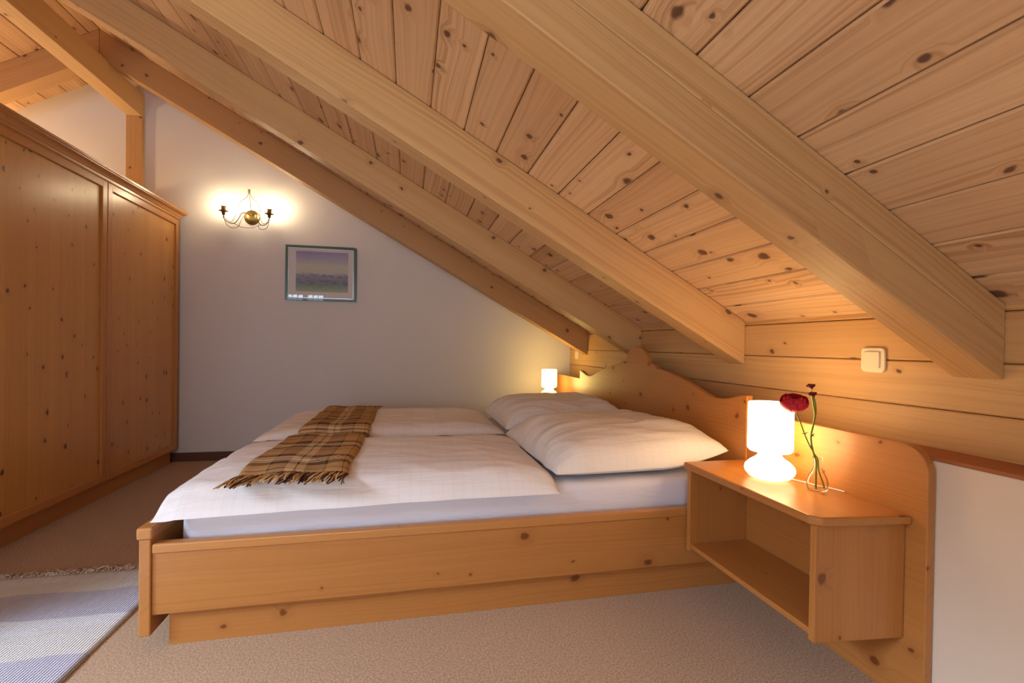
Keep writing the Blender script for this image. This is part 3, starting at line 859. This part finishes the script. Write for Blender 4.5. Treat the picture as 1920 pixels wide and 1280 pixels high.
# vase and flowers
VX, VY, VZ = 1.322, 1.283, 0.539
vp = [(0.0, 0.0), (0.024, 0.0), (0.030, 0.004), (0.032, 0.014), (0.031, 0.03), (0.026, 0.046), (0.017, 0.062), (0.0125, 0.074), (0.0115, 0.090), (0.0135, 0.104), (0.016, 0.108)]
b = MB(); b.lathe(vp + [(0.014, 0.107), (0.0115, 0.103), (0.0098, 0.090), (0.0108, 0.074), (0.015, 0.062), (0.024, 0.046), (0.029, 0.03), (0.030, 0.014), (0.027, 0.006), (0.0, 0.004)], (VX, VY, VZ), 32, caps=False)
tag(b.build('vase', M['vase'], origin=(VX, VY, VZ)), 'small clear glass bottle vase holding the flower stems', 'vase')
def flower_layers(c, tilt, rx, rz, mat, parent, name, layers, seedk):
    """ranunculus head: petals wrapped in shells around a flattened ball"""
    b = MB(); rnd = random.Random(seedk)
    for (k, cnt, lat1, flare) in layers:
        for i in range(cnt):
            a0 = 2*math.pi*(i+rnd.uniform(-.2, .2))/cnt; wd = 2*math.pi/cnt*1.5; la1 = R(lat1+rnd.uniform(-6, 6))
            nu, nv = 8, 8; g = []
            for iu in range(nu+1):
                row = []
                for iv in range(nv+1):
                    t = iv/nv; q = (iu/nu-0.5)*2
                    la = R(-85)+(la1*(1-0.25*q*q)-R(-85))*t
                    ww = wd*0.5*q*(0.6+0.4*math.sin(math.pi*t))
                    rr = k*(1+flare*t**3+0.03*math.cos(q*2+i))
                    an = a0+ww
                    row.append(tilt @ V(rx*rr*math.cos(la)*math.cos(an), rx*rr*math.cos(la)*math.sin(an), rz*rr*math.sin(la)) + c)
                g.append(row)
            for iu in range(nu):
                for iv in range(nv):
                    b.face([g[iu][iv], g[iu+1][iv], g[iu+1][iv+1], g[iu][iv+1]], AX['z'], smooth=True, tone=rnd.random())
    o = b.build(name, mat, parent, weld=True); s = o.modifiers.new('t', 'SOLIDIFY'); s.thickness = 0.0008
    return o
FC = V(1.240, 1.300, 0.828)
FL = thing('ranunculus', 'deep red ranunculus flower leaning left over the lit lamp shade', 'flower', (1.322, 1.283, 0.55), 'cut flowers in the vase')
T1 = Matrix.Rotation(R(18), 3, 'X') @ Matrix.Rotation(R(-14), 3, 'Y')
flower_layers(FC, T1, 0.041, 0.029, M['petal'], FL, 'blossom', [(0.30, 4, 85, 0), (0.42, 5, 82, 0), (0.54, 6, 76, 0), (0.66, 6, 68, 0), (0.78, 7, 58, 0.02), (0.89, 7, 44, 0.04), (1.0, 8, 26, 0.06)], 3)
b = MB()
b.tube(spline([FC+V(0.003, 0, -0.027), (1.262, 1.30, 0.770), (1.288, 1.295, 0.705), (1.312, 1.29, 0.66), (1.323, 1.285, 0.640), (1.327, 1.283, 0.600), (1.340, 1.278, 0.560), (1.342, 1.276, 0.5455)]), 0.0022, 8)
b.build('stem', M['stem'], FL)
b = MB(); b.lathe([(0.001, -0.031), (0.008, -0.030), (0.014, -0.027), (0.018, -0.024)], (FC.x, FC.y, FC.z), 14); b.build('calyx', M['stem'], FL)
def leaflet(parent, p, dirs, s=0.02):
    b = MB()
    for d in dirs:
        d = Vector(d).normalized()*s; b.tube([p, p+d*0.5+V(0, 0, 0.002), p+d], 0.0012, 5, radii=[0.0007, 0.0016, 0.0003])
    b.build('leaf', M['stem'], parent)
leaflet(FL, V(1.280, 1.296, 0.722), [(1, 0, .5), (-1, 0, .1), (.5, -.8, .6), (1, 0.3, -.1)], 0.013)
FB = thing('flower_bud', 'pair of small dark red buds on the tall right stem in the vase', 'flower', (1.322, 1.283, 0.55), 'cut flowers in the vase')
b = MB()
b.tube(spline([(1.311, 1.30, 0.846), (1.318, 1.30, 0.815), (1.324, 1.30, 0.785), (1.316, 1.298, 0.752), (1.306, 1.296, 0.72), (1.304, 1.292, 0.69), (1.312, 1.288, 0.652), (1.318, 1.285, 0.63), (1.312, 1.280, 0.59), (1.309, 1.276, 0.5455)]), 0.0030, 8)
b.build('stem', M['stem'], FB)
b = MB(); b.tube(spline([(1.318, 1.302, 0.848), (1.327, 1.302, 0.815), (1.328, 1.302, 0.785), (1.318, 1.300, 0.752), (1.308, 1.297, 0.722)]), 0.0026, 8); b.build('stem', M['stem'], FB)
b = MB(); b.tube(spline([(1.312, 1.30, 0.852), (1.309, 1.30, 0.866), (1.304, 1.30, 0.876)]), 0.0012, 6); b.build('stem', M['stem'], FB)
for c, r_ in ((V(1.3045, 1.30, 0.879), 0.010), (V(1.3125, 1.30, 0.852), 0.009)):
    b = MB(); rnd = random.Random(5)
    for i in range(9):
        a = 2*math.pi*i/9; q = c+V(math.cos(a)*r_*0.9, math.sin(a)*r_*0.9, rnd.uniform(-.002, .002)+(0.003 if math.cos(a) > 0 else -0.002))
        b.lathe([(0.0008, -0.0045), (0.0038, -0.003), (0.0048, 0.0), (0.0038, 0.003), (0.0008, 0.0045)], q, 8)
    b.lathe([(0.001, -0.006), (r_*0.8, -0.004), (r_, 0.0), (r_*0.8, 0.004), (0.001, 0.006)], c, 12)
    b.build('bud', M['petal2'], FB)
leaflet(FB, V(1.306, 1.295, 0.715), [(1, 0, .3), (1, 0, -.2), (-.6, -.5, .4), (.7, -.6, .8)], 0.014)

# ------------------------------------------------------------------ light switches
def switch(yc, zc_, label):
    S = thing('light_switch', label, 'light switch', (XW, yc, zc_), 'light switches on the board wall')
    def rrect(h, r, x0, x1, dz=0, dy=0):
        ps = []
        for (sy, sz, a0) in ((1, 1, 0), (-1, 1, 90), (-1, -1, 180), (1, -1, 270)):
            for k in range(6):
                a = R(a0+90*k/5); ps.append((yc+dy+sy*(h-r)+r*math.cos(a), zc_+dz+sz*(h-r)+r*math.sin(a)))
        b = MB(); b.prism(ps, 'x', x0, x1, 'y', 0.0); return b
    rrect(0.042, 0.014, XW-0.010, XW).build('frame', M['switch'], S, bevel=0.004, seg=3)
    rrect(0.028, 0.004, XW-0.0155, XW-0.0095).build('rocker', M['switch'], S, bevel=0.0015)
switch(1.291, 0.969, 'square cream light switch on the board wall above the flower')
switch(4.165, 0.925, 'small pale light switch in the far corner under the last rafter')

# ------------------------------------------------------------------ picture
PX, PZ, PY = -0.752, 1.604, YB
P = thing('framed_picture', 'landscape print in a thin green frame with silver fillet on the gable wall', 'picture', (PX, PY, PZ))
hw, hh, t = 0.291, 0.237, 0.020
tiltm = Matrix.Translation((PX, 0, PZ)) @ Matrix.Rotation(R(-0.0), 4, 'Y') @ Matrix.Translation((-PX, 0, -PZ))
b = MB(); y0, y1 = YB-0.024, YB-0.004
b.box(PX-hw, PX-hw+t, y0, y1, PZ-hh, PZ+hh, 'z'); b.box(PX+hw-t, PX+hw, y0, y1, PZ-hh, PZ+hh, 'z')
b.box(PX-hw+t, PX+hw-t, y0, y1, PZ+hh-t, PZ+hh, 'x'); b.box(PX-hw+t, PX+hw-t, y0, y1, PZ-hh, PZ-hh+t, 'x')
b.build('frame', M['green'], P, bevel=0.003)
b = MB(); h2w, h2h, t2 = hw-t, hh-t, 0.005
for q in ((PX-h2w, PX-h2w+t2, PZ-h2h, PZ+h2h), (PX+h2w-t2, PX+h2w, PZ-h2h, PZ+h2h), (PX-h2w, PX+h2w, PZ+h2h-t2, PZ+h2h), (PX-h2w, PX+h2w, PZ-h2h, PZ-h2h+t2)):
    b.box(q[0], q[1], y0+0.004, y0+0.010, q[2], q[3], 'x')
b.build('fillet', M['silver'], P)
b = MB(); b.box(PX-h2w, PX+h2w, YB-0.012, YB-0.008, PZ-h2h, PZ+h2h, 'x'); b.build('mount', M['mat'], P)
b = MB(); ax0, ax1, az0, az1 = PX-0.208, PX+0.222, PZ-0.160, PZ+0.190
b.face([(ax0, YB-0.0125, az0), (ax1, YB-0.0125, az0), (ax1, YB-0.0125, az1), (ax0, YB-0.0125, az1)], AX['x'], uvs=[(0, 0), (1, 0), (1, 1), (0, 1)])
b.build('print', M['art'], P)
b = MB(); b.face([(PX-h2w, YB-0.016, PZ-h2h), (PX+h2w, YB-0.016, PZ-h2h), (PX+h2w, YB-0.016, PZ+h2h), (PX-h2w, YB-0.016, PZ+h2h)], AX['x'])
b.build('glass', M['pglass'], P)

# ------------------------------------------------------------------ wall sconce
SX, SZ, SY = -1.312, 2.055, YB
S = thing('wall_sconce', 'brass wall sconce with two candle bulbs and looping wires on the gable wall', 'sconce', (SX, SY, SZ))
b = MB(); b.lathe([(0.062, 0.0), (0.062, 0.005), (0.056, 0.012), (0.040, 0.016), (0.036, 0.022), (0.020, 0.024), (0.001, 0.024)], (SX, YB, SZ), 36, axis='y'); b.build('wall_plate', M['brass'], S)
YA = YB-0.125                                     # plane of the candles
for sg in (-1, 1):
    cx_ = SX-0.005+sg*0.172; cz_ = SZ+0.005
    b = MB()
    b.tube(spline([(SX+sg*0.006, YB-0.024, SZ+0.01), (SX+sg*0.03, YB-0.05, SZ+0.022), (SX+sg*0.055, YB-0.08, SZ+0.012), (SX+sg*0.070, YB-0.10, SZ-0.035), (SX+sg*0.100, YB-0.115, SZ-0.082), (SX+sg*0.140, YA, SZ-0.080), (cx_-sg*0.004, YA, SZ-0.050), (cx_, YA, SZ-0.022)]), 0.0034, 8)
    A = b.build('arm', M['brassdark'], S)
    b = MB(); b.lathe([(0.004, -0.028), (0.011, -0.026), (0.014, 0.0), (0.034, 0.004), (0.036, 0.007), (0.016, 0.008), (0.016, 0.034), (0.019, 0.046), (0.012, 0.046)], (cx_, YA, cz_), 20)
    b.build('candle_cup', M['brass'], A)
    b = MB(); b.lathe([(0.006, 0.041), (0.011, 0.050), (0.0135, 0.062), (0.011, 0.076), (0.005, 0.090), (0.001, 0.098)], (cx_, YA, cz_), 16)
    b.build('bulb', M['bulb'], A)
    b = MB()
    b.tube(spline([(SX-0.004+sg*0.004, YB-0.07, SZ+0.190), (SX+sg*0.020, YB-0.075, SZ+0.150), (SX+sg*0.065, YB-0.085, SZ+0.105), (SX+sg*0.088, YB-0.10, SZ+0.045), (SX+sg*0.090, YB-0.11, SZ-0.010), (SX+sg*0.115, YB-0.12, SZ-0.068), (SX+sg*0.145, YA, SZ-0.065), (cx_, YA, SZ-0.025)]), 0.0020, 6)
    b.tube(spline([(SX+sg*0.045, YB-0.05, SZ+0.00), (SX+sg*0.065, YB-0.07, SZ-0.05), (SX+sg*0.080, YB-0.09, SZ-0.105), (SX+sg*0.120, YB-0.11, SZ-0.118), (SX+sg*0.155, YA, SZ-0.095), (cx_, YA, SZ-0.025)]), 0.0020, 6)
    b.build('wire', M['brassdark'], S)
b = MB(); b.tube(spline([(SX-0.105, YB-0.118, SZ-0.082), (SX-0.05, YB-0.135, SZ-0.112), (SX, YB-0.14, SZ-0.118), (SX+0.05, YB-0.135, SZ-0.112), (SX+0.105, YB-0.118, SZ-0.082)]), 0.002, 6)
b.build('wire', M['brassdark'], S)
b = MB(); b.tube([(SX-0.002, YB-0.07, SZ+0.19), (SX-0.002, YB-0.03, SZ+0.055)], 0.0018, 6); b.build('wire', M['brassdark'], S)
b = MB(); b.lathe([(0.003, 0.0), (0.008, 0.003), (0.010, 0.012), (0.008, 0.026), (0.011, 0.030), (0.003, 0.034)], (SX-0.004, YB-0.07, SZ+0.185), 12); b.build('finial', M['brass'], S)

# ------------------------------------------------------------------ rug
RX0, RX1, RY0, RY1 = -1.82, -0.976, 0.55, 2.322
RG = thing('rag_rug', 'white and lavender striped cotton rag rug at the foot of the bed', 'rug', ((RX0+RX1)/2, (RY0+RY1)/2, 0))
b = MB(); nx, ny = 40, 90
def rp(i, j, top=True):
    x = RX0+(RX1-RX0)*i/nx; y = RY0+(RY1-RY0)*j/ny
    w = 0.004*noise.noise(V(y*7, 0, 0)) + 0.002*noise.noise(V(y*40, 0, 0))
    if i == 0: x += w
    if i == nx: x += w
    z = 0.008+0.002*noise.noise(V(x*6, y*6, 0)) if top else 0.0005
    return V(x, y, z)
for i in range(nx):
    for j in range(ny):
        q = [rp(i, j), rp(i+1, j), rp(i+1, j+1), rp(i, j+1)]
        b.face(q, AX['x'], smooth=True, uvs=[(p.x, RY1-p.y) for p in q])
for i in range(nx):
    for j in (0, ny):
        q = [rp(i, j, False), rp(i+1, j, False), rp(i+1, j), rp(i, j)]; b.face(q, AX['x'], uvs=[(p.x, RY1-p.y) for p in q])
for j in range(ny):
    for i in (0, nx):
        q = [rp(i, j, False), rp(i, j+1, False), rp(i, j+1), rp(i, j)]; b.face(q, AX['x'], uvs=[(p.x, RY1-p.y) for p in q])
b.build('woven_body', rugmat([(0, 'w'), (0.08, 'c'), (0.155, 'l'), (0.345, 'w'), (0.43, 'c'), (0.60, 'l'), (0.80, 'w'), (1.0, 'c'), (1.2, 'l'), (1.45, 'w')]), RG, weld=True)
fringe('fringe', M['rugfringe'], RG, lambda a: V(RX0+(RX1-RX0)*a, RY1-0.003, 0.005), (0.0, 1.0), 150, 0.045, 0.0016, 0.7, lambda x, y: 0.002+random.uniform(0, .012))
